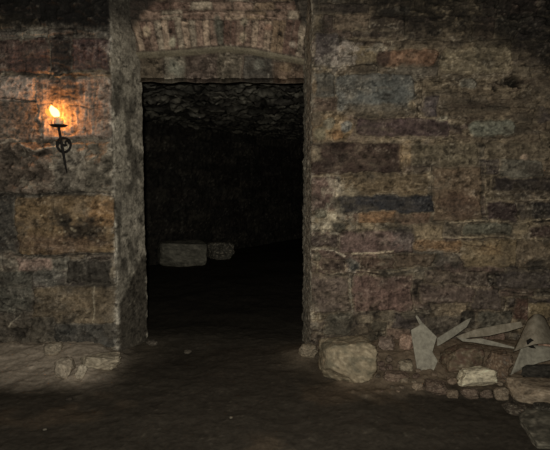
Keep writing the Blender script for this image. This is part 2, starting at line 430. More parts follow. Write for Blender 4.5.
    bx = np.array([at(a, b, D)[0] for a, b in zip(sx, sy)]); bz = np.array([at(a, b, D)[2] for a, b in zip(sx, sy)])
    e = Z - np.interp(S, bx, bz) + 0.10*m.lump + 0.05*m.strata + 0.05*fbm(S*5, Z*5, 77, 3)
    k = sst(-0.05, 0.10, e)*0.86*sst(XR0-.01, XR0+.01, S)
    k *= 1-0.35*sst(0.1, 0.6, m.strata)
    k = k*(1-.4*sst(.2, .55, m.grain+.4*m.lump))
    m.C = m.C*(1-k)[..., None] + col(17, 15.5, 13.5)*k[..., None]
    m.H += 0.03*sst(0.0, 0.2, e)*m.lump + 0.02*sst(0, .3, e)*m.strata
    h = m.H*(1-rv) + rv*(0.012*m.lump+.006*m.grain) - inset[:, None]
    P = np.zeros(S.shape+(3,))
    P[..., 0] = pos[:, 0][:, None]+N[:, 0][:, None]*h; P[..., 1] = pos[:, 1][:, None]+N[:, 1][:, None]*h; P[..., 2] = Z
    o = grid_mesh('wall_back_right', P, m.C, M_WALL); o['kind'] = 'structure'
    return o

# ---------------------------------------------------------------- wall left of the doorway
def build_left():
    pts = [(-3.35, D), (XL0, D), (XL1, D+REV), (XL1-.07, D+REV+.05), (XL1-.4, D+TH)]
    pos, N, s, cs, inset = profile(pts, [R_STEP, 0.008, 0.02, 0.03])
    if N[0][1] > 0: N = -N
    z = np.arange(ZB, ZT, R_STEP)
    S = (s-3.35)[:, None] + 0*z[None, :]; Z = 0*s[:, None]+z[None, :]
    m = Masonry(S, Z, 23, mortar=(82, 75, 64))
    m.courses(-3.4, XL0, ZB, ZT, BR, seed=9)
    def st(x0, y0, x1, y1, c, **k): m.stone(wx(x0, (y0+y1)/2), wx(x1, (y0+y1)/2), wz(y1), wz(y0), c, **k)
    def bl(x0, y0, x1, y1, c=None, **k):
        a = at((x0+x1)/2, (y0+y1)/2, D); m.blob(a[0], a[2], (x1-x0)/2*.0075, (y1-y0)/2*.0075, c, **k)
    def ln(pts, w, c, **k): m.line([(at(x, y, D)[0], at(x, y, D)[2]) for x, y in pts], w, c, **k)
    R = random.Random(8)
    st(-20, -10, 40, 12, (40, 36, 32)); st(40, -10, 112, 26, (42, 38, 34), rough=.015)
    bl(-10, 24, 115, 40, (78, 72, 64), amt=.6, dh=.006, rag=.6)
    st(-6, 39, 50, 72, (70, 52, 47), relief=.014, kind='drip', rough=.005)
    st(52, 38, 72, 73, (50, 43, 41), relief=.012, kind='drip', rough=.005)
    st(73, 39, 111, 71, (64, 48, 46), relief=.014, kind='drip', rough=.005)
    bl(22, 29, 42, 40, (112, 106, 92), amt=.65, dh=.008, rag=1, kind='grain')
    bl(88, 24, 108, 37, (88, 84, 76), amt=.6, dh=.006, rag=.9)
    bl(54, 30, 73, 80, (32, 29, 28), amt=.65, rag=.6)
    st(-6, 76, 38, 100, (108, 95, 86), relief=.010, rough=.008)
    st(38, 78, 112, 138, (98, 83, 72), relief=.014, rough=.006, kind='drip')
    st(-6, 101, 38, 140, (82, 70, 60), relief=.010, rough=.008)
    ln([(-5, 97), (15, 98), (36, 101)], .008, (44, 38, 34), dh=-.008)
    ln([(22, 73), (60, 75), (84, 76), (110, 73)], .009, (44, 38, 34), dh=-.012)
    bl(85, 72, 108, 79, (104, 86, 66), amt=.5, dh=.006, rag=.9)
    bl(48, 74, 84, 102, (36, 31, 28), amt=.55, rag=.7)
    ln([(70, 105), (92, 108), (108, 106)], .006, (60, 48, 40), dh=-.008)
    # rough course under the candle
    st(-6, 141, 55, 193, (72, 61, 51), relief=.008, rough=.022, kind='lump', var=.45)
    st(55, 143, 86, 192, (86, 79, 68), relief=.008, rough=.016, kind='grain', var=.45)
    st(86, 143, 114, 192, (74, 68, 57), relief=.014, rough=.012, kind='lump', var=.4)
    ln([(0, 144), (12, 137), (18, 140), (34, 150), (56, 146)], .010, (112, 102, 88), dh=.014)
    bl(0, 146, 22, 160, (40, 35, 30), amt=.6, dh=-.01, rag=.6)
    bl(58, 168, 74, 192, (44, 39, 35), amt=.5, rag=.7)
    for i in range(16):
        x, y = R.uniform(5, 110), R.uniform(150, 186)
        bl(x-5, y-4, x+5, y+4, R.choice([(106, 98, 84), (48, 42, 36), (96, 88, 74)]), amt=.6, dh=.006, rag=.9, kind='grain')
    ln([(0, 194), (50, 194), (80, 192), (114, 194)], .010, (36, 33, 29), dh=-.014)
    # ochre block
    st(17, 196, 117, 253, (86, 68, 42), relief=.018, rough=.008, r=.03)
    st(-6, 196, 16, 252, (52, 50, 46), relief=.010)
    bl(84, 196, 118, 232, (116, 82, 38), amt=.6, rag=.6)
    bl(20, 232, 110, 254, (82, 60, 46), amt=.5, rag=.6)
    m.blob(at(84, 228, D)[0], at(84, 228, D)[2], .2, .085, (36, 33, 29), amt=.8, rag=.6)
    bl(52, 212, 76, 226, (34, 32, 28), amt=.6, rag=.8)
    for i in range(14):
        x, y = R.uniform(40, 112), R.uniform(205, 246)
        bl(x-1.4, y-1.1, x+1.4, y+1.1, (132, 120, 94), amt=.45, dh=.004, rag=.5)
    ln([(16, 254), (60, 255), (114, 254)], .009, (36, 34, 30), dh=-.012)
    # lower courses
    bl(-5, 254, 24, 270, (96, 90, 78), amt=.7, dh=.008, rag=.6)
    st(18, 257, 52, 270, (104, 84, 73), relief=.016)
    st(52, 258, 70, 270, (84, 80, 70), relief=.006)
    st(67, 261, 113, 283, (50, 46, 40), relief=.014, kind='drip', var=.4)
    bl(110, 260, 118, 282, (110, 98, 78), amt=.7, dh=.006, rag=.7)
    bl(28, 268, 68, 288, (80, 78, 70), amt=.7, dh=.004, rag=.6)
    st(-6, 271, 30, 312, (66, 64, 56), relief=.012)
    st(33, 287, 116, 324, (80, 68, 50), relief=.014, rough=.006)
    bl(60, 288, 112, 310, (88, 72, 48), amt=.4, rag=.7)
    ln([(94, 286), (95, 300), (94, 322)], .007, (110, 100, 80), dh=.006)
    st(56, 324, 116, 347, (56, 54, 50), relief=.010, rough=.016)
    st(30, 318, 56, 346, (66, 60, 50), relief=.010, rough=.016)
    st(-6, 312, 30, 346, (70, 63, 53), relief=.008, rough=.016)
    bl(58, 316, 78, 336, (40, 40, 38), amt=.6, rag=.7)
    ln([(10, 327), (15, 320), (21, 315)], .008, (112, 104, 88), dh=.006)
    bl(11, 327, 28, 339, (34, 30, 26), amt=.75, dh=-.03, rag=.5)
    bl(104, 318, 117, 345, (72, 66, 56), amt=.6, rag=.7)
    ln([(0, 300), (18, 308), (30, 312)], .008, (36, 34, 30), dh=-.008)
    bl(-20, 342, 60, 372, (90, 79, 65), amt=.75, dh=.01, rag=.3)
    # reveal: grey limewashed plaster
    rv = sst(XL0-.012, XL0+.012, S)
    g = col(96, 90, 78)[None, None, :]*(1+.16*m.drip+.18*m.grain+.18*m.lump)[..., None]
    g = g*(1-.55*sst(.1, .5, fbm(S*7, Z*4, 99, 3)))[..., None]
    m.C = m.C*(1-rv)[..., None]+g*rv[..., None]
    dk = sst(2.35, 2.62, Z+.08*m.lump)*rv*.75                               # soot on the upper jamb
    m.C = m.C*(1-dk)[..., None]+col(30, 28, 25)*dk[..., None]
    pl = sst(-.02, .02, (.36+(S-XL0)*1.1)-Z+.02*m.lump)*rv                  # dark plinth stone with a slanting top
    m.C = m.C*(1-.85*pl)[..., None]+col(50, 45, 37)*(.85*pl)[..., None]
    ed = np.exp(-((S-XL0)/.02)**2)*sst(.0, .45, m.lump+.15)*.6
    m.C = m.C*(1-ed)[..., None]+col(128, 122, 110)*ed[..., None]*(Z < 2.5)[..., None]+ m.C*ed[..., None]*(Z >= 2.5)[..., None]
    ed2 = np.exp(-((S-(XL0+.366))/.02)**2)*sst(.0, .4, m.lump)*.7
    m.C = m.C*(1-ed2)[..., None]+col(130, 124, 110)*ed2[..., None]*(Z < 2.4)[..., None]+m.C*ed2[..., None]*(Z >= 2.4)[..., None]
    m.prot = np.maximum(m.prot, rv*.85)
    m.finish()
    # soot
    e = Z - wz(31) + 0.07*m.lump + 0.05*fbm(S*5, Z*5, 78, 3) + .02*m.drip
    k = sst(-0.06, 0.08, e)*.92*sst(XL0+.02, XL0-.02, S)
    k = k*(1-.4*sst(.2, .55, m.grain+.4*m.lump))
    m.C = m.C*(1-k)[..., None] + col(15, 14, 12.5)*k[..., None]
    m.H += .02*sst(0, .15, e)*m.lump
    h = m.H*(1-rv) + rv*(0.007*m.lump+.003*m.grain+.008*pl) - inset[:, None]
    P = np.zeros(S.shape+(3,))
    P[..., 0] = pos[:, 0][:, None]+N[:, 0][:, None]*h; P[..., 1] = pos[:, 1][:, None]+N[:, 1][:, None]*h; P[..., 2] = Z
    o = grid_mesh('wall_back_left', P, m.C, M_WALL); o['kind'] = 'structure'
    return o

# ---------------------------------------------------------------- brick arch over the flat stone lintel
YA = D+0.27
def build_lintel():
    zl = at(225, 82, YA)[2]
    pts = [(YA, ZT), (YA, zl), (YA+.10, zl+.012), (D+TH, zl+.16)]
    pos, N, s, cs, inset = profile(pts, [0.0068, 0.010, 0.02], rnd=.03)
    x = np.arange(XL0-.02, XR0+.06, 0.0075)
    if N[0][0] > 0: N = -N
    vz = ZT - s                                                            # unfolded height
    S = x[:, None]+0*s[None, :]; Z = 0*x[:, None]+vz[None, :]
    m = Masonry(S, Z, 37, mortar=(68, 57, 47), mlevel=-.007, warp=.35)
    def p(px, py): a = at(px, py, YA); return a[0], a[2]
    def st(x0, y0, x1, y1, c, **k):
        a = p(x0, (y0+y1)/2); b = p(x1, (y0+y1)/2); m.stone(a[0], b[0], p(225, y1)[1], p(225, y0)[1], c, **k)
    def bl(x0, y0, x1, y1, c=None, **k):
        a = p((x0+x1)/2, (y0+y1)/2); m.blob(a[0], a[1], (x1-x0)/2*.008, (y1-y0)/2*.008, c, **k)
    R = random.Random(3)
    cb = [(98, 78, 64), (86, 66, 54), (110, 92, 74), (92, 74, 54), (78, 58, 48), (104, 92, 76)]
    # lip of the arch
    lx = np.array([100, 137, 160, 190, 225, 250, 280, 300, 330]); ly = np.array([54, 53, 52, 50, 46.5, 49, 55, 59, 64])
    LX = np.array([p(a, b)[0] for a, b in zip(lx, ly)]); LZ = np.array([p(a, b)[1] for a, b in zip(lx, ly)])
    lip = np.interp(S, LX, LZ)
    # flat header course and the ledge above the ring
    for i, px in enumerate(np.arange(128, 312, 21.0)):
        st(px, 2, px+20, 10, R.choice(cb), relief=R.uniform(.004, .014), joint=.007, rough=.008)
        st(px-8, 11, px+12, 19.5, R.choice(cb), relief=R.uniform(.004, .014), joint=.007, rough=.008)
        st(px-4, -8, px+16, 1, R.choice(cb), relief=R.uniform(.004, .014), joint=.007, rough=.008)
    # ring of bricks on end, fanning out from the crown
    n = 25
    for i in range(n):
        px = 136+i*6.75+R.uniform(-.6, .6)
        yb = np.interp(px+3.3, lx, ly)-3
        ang = (px-220)/85*0.20
        c = R.choice(cb)
        kw = {}
        if 215 < px+3 < 223: c = (66, 62, 52)
        a = p(px+3.3, (yb+21)/2)
        hx, hz = .0245, (yb-21)/2*.008
        m.stone(a[0]-hx, a[0]+hx, a[1]-hz, a[1]+hz, c, relief=R.uniform(-.002, .014), joint=.006, rough=.008, r=.008, edge=.006, tilt=-ang)
    for (x0, y0, x1, y1, c) in [(143, 25, 151, 37, (128, 112, 88)), (169, 35, 177, 47, (112, 108, 88)), (239, 32, 247, 43, (118, 104, 82)), (263, 24, 273, 31, (104, 76, 60)), (289, 41, 296, 48, (118, 106, 92)), (213, 13, 222, 35, (70, 68, 58)), (240, 17, 250, 26, (100, 92, 74))]:
        bl(x0, y0, x1, y1, c, amt=.75, rag=.4, dh=.003)
    for (x, y) in [(170, 31), (161, 28), (253, 21), (280, 33), (185, 20)]:
        bl(x-2, y-2, x+2, y+2, (28, 24, 20), amt=.8, rag=.4, dh=-.02)
    ln = [(p(a, b)) for a, b in [(160, 17), (185, 15), (215, 13), (250, 15), (285, 20)]]
    m.line(ln, .010, (104, 84, 70), dh=.012)
    # lintel stones under the lip
    below = sst(-.002, .008, lip-Z)
    m.C = m.C*(1-below)[..., None]+m.mortar*below[..., None]*(1+.4*m.lump)[..., None]
    for (x0, y0, x1, y1, c) in [(136, 54, 161, 80, (72, 62, 48)), (162, 54, 184, 80, (82, 76, 64)), (185, 53, 216, 80, (70, 58, 50)), (216, 53, 242, 80, (74, 66, 54)), (243, 56, 272, 80, (58, 54, 48)), (273, 60, 306, 80, (74, 58, 44))]:
        a, b = p(x0, 66)[0], p(x1, 66)[0]
        m.stone(a+.004, b-.004, zl-.02, np.interp((a+b)/2, LX, LZ)-.03, c, relief=.004, rough=.012, kind='lump', joint=.008)
    bl(167, 58, 182, 76, (88, 88, 76), amt=.6, rag=.6)
    bl(252, 58, 264, 68, (88, 86, 76), amt=.6, rag=.6)
    bl(278, 62, 292, 72, (96, 78, 54), amt=.6, rag=.6)
    # chamfered lip and set-back
    t = lip-Z
    setb = -0.055*sst(.004, .045, t)
    m.H = m.H*(1-.8*sst(-.02, .0, t)*sst(.06, .04, t))
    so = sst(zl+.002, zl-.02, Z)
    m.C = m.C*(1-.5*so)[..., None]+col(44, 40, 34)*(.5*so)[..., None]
    m.finish(speck=.5, grime=.3, washk=.15, band=.15)
    lipm = sst(-.012, -.002, t)*sst(.036, .028, t)
    lc = col(92, 84, 66)[None, None, :]*(1+.25*m.strata+.2*m.grain)[..., None]
    m.C = m.C*(1-lipm*.9)[..., None]+lc*(lipm*.9)[..., None]
    m.H *= 1-sst(zl+.05, zl+.01, Z)
    # soot shoulders left and right above the ring
    bxs = np.array([p(a, 10)[0] for a in (110, 133, 140, 150, 158, 170, 285, 292, 298, 302, 330)])
    bzs = np.array([p(200, b)[1] for b in (44, 34, 20, 9, 2, -14, -14, 2, 12, 28, 30)])
    e = Z-np.interp(S, bxs, bzs)+.03*m.lump
    k = sst(-.02, .03, e)*.85
    m.C = m.C*(1-k)[..., None]+col(28, 26, 23)*k[..., None]
    m.H += .05*sst(-.03, .03, e)
    h = m.H + setb - inset[None, :]*.8
    front = (Z > zl)
    P = np.zeros(S.shape+(3,))
    sink = -.055
    P[..., 0] = S
    P[..., 1] = pos[:, 0][None, :]+N[:, 0][None, :]*h
    P[..., 2] = pos[:, 1][None, :]+N[:, 1][None, :]*np.where(front, h, m.H*.8)
    P[..., 2] += np.where(~front, fbm(S*7, Z*0+3.0, 5, 3)*.014, 0)
    o = grid_mesh('wall_back_arch', P, m.C, M_WALL); o['kind'] = 'structure'

# ---------------------------------------------------------------- generic rough sheets (the rest of the two vaults)
def rough_sheet(name, origin, ux, uy, nrm, lu, lv, step, seed, palette, amp=1.0, extra=0.0, curve=None, mortar=(40, 36, 30), kw=None, speck=.35):
    u = np.arange(0, lu+step, step); v = np.arange(0, lv+step, step)
    S = u[:, None]+0*v[None, :]; Z = 0*u[:, None]+v[None, :]
    m = Masonry(S, Z, seed, mortar=mortar)
    m.courses(0, lu, 0, lv, palette, seed=seed+1, **(kw or {}))
    m.finish(speck=speck)
    h = m.H*amp + extra*(0.7*fbm(S*6, Z*6, seed+3, 4, .6)+.5*fbm(S*2, Z*2, seed+4, 2))
    o_, a, b, n = [np.array(t, float) for t in (origin, ux, uy, nrm)]
    P = o_+S[..., None]*a+Z[..., None]*b+h[..., None]*n
    if curve is not None: P = curve(P, S, Z)
    o = grid_mesh(name, P, m.C, M_WALL); o['kind'] = 'structure'; return o

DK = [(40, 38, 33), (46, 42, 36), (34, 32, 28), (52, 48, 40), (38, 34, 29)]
FAR_A = np.array([-3.6, 8.45-(3.6-2.02)*4.12/2.59]); FAR_B = np.array([2.6, 12.57+(2.6-.57)*4.12/2.59])
def build_shells():
    # far room: the slanting end wall
    d = FAR_B-FAR_A; L = np.linalg.norm(d); d /= L
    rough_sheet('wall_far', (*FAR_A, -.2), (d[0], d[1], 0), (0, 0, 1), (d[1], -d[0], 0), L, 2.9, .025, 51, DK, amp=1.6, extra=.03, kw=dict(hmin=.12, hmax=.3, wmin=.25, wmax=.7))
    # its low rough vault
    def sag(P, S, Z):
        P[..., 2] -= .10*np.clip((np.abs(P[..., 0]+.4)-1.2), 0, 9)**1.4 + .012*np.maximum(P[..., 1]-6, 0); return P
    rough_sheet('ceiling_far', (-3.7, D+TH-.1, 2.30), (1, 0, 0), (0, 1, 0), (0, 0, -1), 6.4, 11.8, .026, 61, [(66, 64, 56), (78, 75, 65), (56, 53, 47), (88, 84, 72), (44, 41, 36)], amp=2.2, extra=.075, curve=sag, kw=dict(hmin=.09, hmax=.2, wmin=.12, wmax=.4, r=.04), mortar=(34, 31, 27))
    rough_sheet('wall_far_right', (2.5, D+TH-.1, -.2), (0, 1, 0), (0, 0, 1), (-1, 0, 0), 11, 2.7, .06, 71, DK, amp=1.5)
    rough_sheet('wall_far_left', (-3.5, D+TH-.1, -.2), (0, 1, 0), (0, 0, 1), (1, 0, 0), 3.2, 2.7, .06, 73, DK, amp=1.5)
    # near room, mostly outside the frame
    rough_sheet('wall_left', (-3.2, -2.6, -.15), (0, 1, 0), (0, 0, 1), (1, 0, 0), D+2.7, 3.2, .04, 81, BR, amp=1.2)
    rough_sheet('wall_right', (3.2, -2.6, -.15), (0, 1, 0), (0, 0, 1), (-1, 0, 0), D+2.7, 3.2, .04, 83, BR, amp=1.2)
    rough_sheet('wall_front', (-3.3, -2.5, -.15), (1, 0, 0), (0, 0, 1), (0, 1, 0), 6.6, 3.2, .05, 85, BR, amp=1.2)
    rough_sheet('ceiling', (-3.3, -2.6, 3.0), (1, 0, 0), (0, 1, 0), (0, 0, -1), 6.6, D+3.1, .04, 87, DK, amp=1.5, extra=.03)

# ---------------------------------------------------------------- floor
def floor_z(X, Y):
    X = np.asarray(X, float); Y = np.asarray(Y, float)
    z = 0.022*fbm(X*1.7, Y*1.7, 201, 3) + 0.008*fbm(X*9, Y*9, 203, 4, .65)
    near = sst(D+.6, D-.1, Y)
    z = z + near*0.10*sst(3.35, 4.15, Y+.08*fbm(X*4, Y*4, 205, 2))*sst(-1.05, -1.35, X+.1*fbm(X*5, Y*5, 206, 2))
    z = z + near*0.12*sst(3.15, 4.05, Y+.10*fbm(X*5, Y*5, 207, 2))*sst(.30, .75, X+.1*fbm(X*5, Y*5, 208, 2))
    z = z + 0.035*np.exp(-((X-.22)/.14)**2-((Y-4.08)/.2)**2)
    return z
def fz(x, y): return float(floor_z(np.array([x]), np.array([y]))[0])
def floor_hit(px, py):
    d = ray(px, py); t0 = 1.0/np.linalg.norm(d); k = np.linspace(1, 16, 3000)
    pts = CAM[None]+d[None]*(k/d[1])[:, None]
    f = pts[:, 2]-floor_z(pts[:, 0], pts[:, 1]); i = int(np.argmax(f < 0)); return pts[i]
def build_floor():
    x = np.concatenate([np.arange(-3.7, -2.2, .06), np.arange(-2.2, 2.2, .014), np.arange(2.2, 3.4, .06)])
    y = np.concatenate([np.arange(-2.7, 2.2, .08), np.arange(2.2, 4.9, .014), np.arange(4.9, 7, .04), np.arange(7, 15.6, .10)])
    X, Y = np.meshgrid(x, y, indexing='ij')
    z = floor_z(X, Y)
    g1 = fbm(X*14, Y*14, 211, 4, .65); g2 = fbm(X*3, Y*3, 212, 3); g3 = fbm(X*45, Y*45, 213, 3, .7)
    z = z+.003*g1+.002*g3*(Y < 5)
    C = col(43, 38, 31)[None, None, :]*(1+.22*g1+.2*g2+.25*g3)[..., None]
    def mix(mask, c, a):
        k = (mask*a)[..., None]; return C*(1-k)+col(*c)*(1+.3*g1+.25*g3)[..., None]*k
    lb = sst(3.25, 3.75, Y+.15*g2+.08*g1)*sst(-.95, -1.35, X+.12*g2)*sst(D+.2, D, Y)
    C = mix(lb, (122, 110, 95), .95)
    z = z+lb*(.010*g1+.007*g3)
    rb = sst(3.2, 3.55, Y+.12*g2+.08*g1)*sst(.3, .65, X+.12*g2)*sst(D+.2, D, Y)
    C = mix(rb, (92, 78, 61), .85)
    z = z+rb*(.010*g1+.008*g3)
    C = mix(np.exp(-((X-.22)/.16)**2-((Y-4.05)/.25)**2), (80, 70, 56), .8)
    C = mix(np.exp(-((X+1.0)/.12)**2-((Y-4.25)/.3)**2), (70, 62, 50), .6)
    C = mix(sst(.15, .5, g2)*sst(3.9, 3.2, Y), (62, 50, 36), .5)
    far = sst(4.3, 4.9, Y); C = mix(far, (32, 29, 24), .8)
    sp_ = sst(.5, .75, g3)*sst(4.6, 4.0, Y)
    C = mix(sp_, (80, 73, 60), .25)
    C = np.clip(C, .004, .8)
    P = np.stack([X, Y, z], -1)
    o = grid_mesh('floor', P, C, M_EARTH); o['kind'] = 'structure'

# ================================================================== THE STONES
def rock(name, loc, size, color, seed, label, cat='stone', group=None, rotz=0.0, tilt=(0, 0), box=3.2, cuts=9, rough=.075, lime=0.3, n=14, color2=None):
    """an irregular block: rounded box, random flat breaks, pitted surface; origin at its base"""
    R = random.Random(seed)
    bm = bmesh.new(); bmesh.ops.create_cube(bm, size=2.0)
    bmesh.ops.subdivide_edges(bm, edges=bm.edges[:], cuts=n, use_grid_fill=True)
    planes = []
    for i in range(cuts):
        v = Vector((R.gauss(0, 1), R.gauss(0, 1), R.gauss(0, 1)*.8)).normalized(); planes.append((v, R.uniform(.80, 1.05)))
    off = Vector((seed*3.17, seed*1.71, seed*.53))
    sx, sy, sz = size[0]/2, size[1]/2, size[2]/2
    cols = []
    for v in bm.verts:
        p = v.co.copy()
        q = (abs(p.x)**box+abs(p.y)**box+abs(p.z)**box)**(1/box)
        mx = max(abs(p.x), abs(p.y), abs(p.z)); p = p*(mx/q)
        for d, t in planes:
            k = p.dot(d)-t*(1.0+0.05*mnoise.noise(p*2+off))
            if k > 0: p -= d*k
        nn = mnoise.fractal(p*1.6+off, .8, 2.1, 4); n2 = mnoise.fractal(p*5+off, .7, 2.1, 3)
        p = p*(1+rough*1.5*nn+rough*.8*n2)
        v.co = Vector((p.x*sx, p.y*sy, p.z*sz))
        cn = mnoise.fractal(p*2.2+off*1.3, .8, 2.0, 4); c3 = mnoise.fractal(p*7+off, .7, 2.0, 3)
        cc = col(*color)*max(.3, 1+.45*cn+.5*c3)
        if color2 is not None:
            k = min(1, max(0, cn*1.6+.3)); cc = cc*(1-k)+col(*color2)*k
        k = min(1, max(0, (c3-.25)*3))*lime; cc = cc*(1-k)+col(126, 118, 100)*k
        cols.append(np.clip(cc, .004, .85))
    from mathutils import Euler
    E = Euler((tilt[0], tilt[1], rotz)).to_matrix()
    for v in bm.verts: v.co = E @ v.co
    zmin = min(v.co.z for v in bm.verts)
    for v in bm.verts: v.co.z -= zmin
    o = link(name, bm, M_ROCK)
    ca = o.data.color_attributes.new('Col', 'FLOAT_COLOR', 'POINT')
    ca.data.foreach_set('color', np.concatenate([np.array(cols), np.ones((len(cols), 1))], 1).astype(np.float32).reshape(-1))
    o.location = loc
    return setprops(o, label, cat, group)
def rock_px(name, x0, y0, x1, y1, color, seed, label, depth=None, sink=.012, Y=None, zbase=None, kfit=1.0, **kw):
    """a stone lying on the floor whose near foot is where the photo shows it"""
    h = floor_hit((x0+x1)/2, y1)
    if Y is not None: h = at((x0+x1)/2, y1, Y)
    w = (x1-x0)*h[1]/F; ht = (y1-y0)*h[1]/F
    dp = depth if depth else w*.7
    ht2 = max(ht-.25*dp*.5 if zbase is None else ht, .025)*kfit
    yc = h[1]+dp*.45
    sc = yc/h[1]
    base = min(fz(h[0]*sc+a*w*.4, yc+b*dp*.4) for a in (-1, 0, 1) for b in (-1, 0, 1)) if zbase is None else zbase
    return rock(name, (h[0]*sc, yc, base-sink*.3 if zbase is None else zbase), (w*1.04, dp, ht2+(sink if zbase is None else 0)), color, seed, label, **kw)

def build_rocks():
    RUB = 'rubble stones under the right wall'
    rock_px('boulder', 320, 341, 373, 386, (110, 97, 74), 3, 'big squarish pale boulder beside the right foot of the doorway', cat='boulder', depth=.34, box=5, cuts=6, rough=.05, rotz=.15, lime=.25, n=22, color2=(80, 73, 56), kfit=1.06)
    rock_px('rubble_stone', 378, 349, 394, 362, (84, 70, 60), 5, 'small pinkish grey stone just right of the pale boulder', group=RUB, box=5, Y=3.86)
    rock_px('rubble_stone', 399, 346, 414, 361, (112, 88, 72), 7, 'pinkish stone behind the left edge of the upright grey sheet', group=RUB, box=5, Y=3.86)
    rock_px('rubble_stone', 442, 354, 481, 380, (80, 68, 50), 9, 'large brown rock behind the whitish stone', group=RUB, depth=.20, Y=3.55, cuts=6, box=6, color2=(70, 52, 40), n=18, kfit=1.12)
    rock_px('rubble_stone', 485, 360, 508, 384, (84, 66, 48), 11, 'reddish brown rock right of the large brown rock, under the thin grey boards', group=RUB, depth=.15, Y=3.50, cuts=6, box=6, n=18, kfit=1.12, color2=(64, 52, 42))
    rock_px('rubble_stone', 457, 370, 496, 389, (140, 130, 106), 13, 'whitish oblong stone, brightest of the rubble under the right wall', group=RUB, depth=.12, cuts=5, box=4, rough=.06, n=18, rotz=.1, tilt=(0, -.08), lime=.1)
    rock_px('rubble_stone', 384, 374, 409, 383, (78, 62, 50), 15, 'flat brown stone at the front of the rubble, nearest the pale boulder', group=RUB, box=5, depth=.09)
    rock_px('rubble_stone', 398, 362, 412, 373, (100, 90, 72), 17, 'low buff stone just left of the foot of the upright grey sheet', group=RUB, box=4, depth=.12)
    rock_px('rubble_stone', 425, 383, 446, 397, (72, 58, 47), 19, 'reddish stone at the front of the rubble, left of the whitish stone', group=RUB, depth=.16)
    rock_px('rubble_stone', 446, 391, 458, 399, (80, 67, 52), 21, 'little tan stone at the very front of the rubble between two reddish stones', group=RUB)
    rock_px('rubble_stone', 461, 390, 479, 400, (70, 57, 46), 23, 'small reddish stone directly in front of the whitish stone', group=RUB)
    rock_px('rubble_stone', 480, 391, 492, 400, (66, 54, 44), 25, 'small dark red stone in front of the right end of the whitish stone', group=RUB)
    rock_px('rubble_stone', 494, 390, 509, 402, (82, 70, 55), 27, 'small tan stone against the left end of the long flat block', group=RUB)
    rock_px('stone_block', 510, 383, 566, 405, (98, 84, 66), 29, 'long flat-topped buff block under the curled grey sheet', cat='stone', group=RUB, depth=.24, box=9, cuts=2, rough=.02, n=18, rotz=-.10, kfit=.85)
    rock_px('rubble_stone', 522, 366, 556, 379, (38, 35, 30), 36, 'added dark stone standing in for shade in the gap between the torn flap and the long flat block', group=RUB, box=6, depth=.04, lime=.05, cuts=6, Y=3.515, zbase=at(540, 379, 3.515)[2])  # added dark piece standing in for the shade under the overhanging flap
    rock_px('rubble_stone', 504, 405, 527, 416, (48, 41, 33), 31, 'dark low stone in front of the long flat block, its left one', group=RUB, depth=.14)
    rock_px('rubble_stone', 534, 407, 556, 417, (42, 39, 33), 33, 'dark low stone in front of the long flat block, its right one', group=RUB, depth=.12)
    rock_px('flagstone', 520, 424, 586, 451, (60, 56, 46), 35, 'flat grey-olive slab lying on the earth, lowest stone at the right', cat='slab', depth=.40, box=9, cuts=3, rough=.02, n=18, rotz=-.35, tilt=(.05, .03), kfit=.36)
    rock_px('rubble_stone', 412, 385, 424, 392, (92, 78, 62), 37, 'tiny tan stone at the front of the rubble below the upright grey sheet', group=RUB)
    # left foot of the wall
    LF = 'stones at the foot of the left wall'
    rock_px('footing_stone', 80, 353, 120, 371, (112, 102, 84), 41, 'long pale low stone at the left foot of the doorway', group=LF, depth=.16, box=5, n=18)
    rock_px('footing_stone', 56, 359, 74, 380, (112, 101, 85), 43, 'rounded pale stone lying on the earth below the candle', group=LF, depth=.14, box=3)
    rock_px('footing_stone', 77, 366, 86, 380, (120, 110, 93), 45, 'narrow leaning pale chip right of the rounded stone', group=LF, depth=.06, tilt=(0, .5), box=4)
    rock_px('footing_stone', 45, 353, 62, 366, (106, 96, 80), 47, 'pale lump against the wall, leftmost of the footing stones', group=LF, depth=.12, Y=3.86)
    rock_px('threshold_stone', 146, 341, 158, 346, (56, 50, 42), 49, 'small stone on the threshold by the left jamb', group=None, depth=.08)
    rock_px('threshold_stone', 299, 344, 318, 358, (88, 78, 62), 51, 'low stone at the foot of the right jamb beside the boulder', depth=.12, Y=None)
    # far room, against the slanting wall
    rock_px('fallen_block', 160, 239, 205, 267, (82, 79, 68), 53, 'large pale squared block lying at the foot of the far wall', cat='stone block', depth=.42, box=9, cuts=3, rough=.02, rotz=.9*0+.35, n=18, kfit=1.0)
    rock_px('fallen_block', 208, 241, 233, 260, (62, 59, 51), 55, 'smaller darker block right of the pale squared block in the far room', cat='stone block', depth=.34, box=6, cuts=5, rotz=.35, n=18, lime=.9)
    # loose pebbles on the earth floor
    PB = 'pebbles on the earth floor'
    for i, (px, py, w, c, lab) in enumerate([
            (69, 401, 7, (36, 31, 25), 'dark clod on the earth, nearest below the rounded pale stone'), (45, 431, 4, (74, 68, 58), 'small pale pebble on the earth, bottom left'),
            (231, 419, 3.5, (74, 68, 56), 'tiny pale pebble in the middle of the earth floor'), (188, 354, 8, (60, 54, 45), 'thin flat pebble just in front of the doorway sill')]):
        h = floor_hit(px, py); s_ = w*h[1]/F
        rock('pebble', (h[0], h[1], fz(h[0], h[1])+.002), (s_, s_*.8, s_*.5), c, 90+i, lab, cat='pebble', group=PB, n=5, cuts=4, lime=0)
    # chips of stone filling the rubble: nothing tells them apart
    R = random.Random(12); spots = []
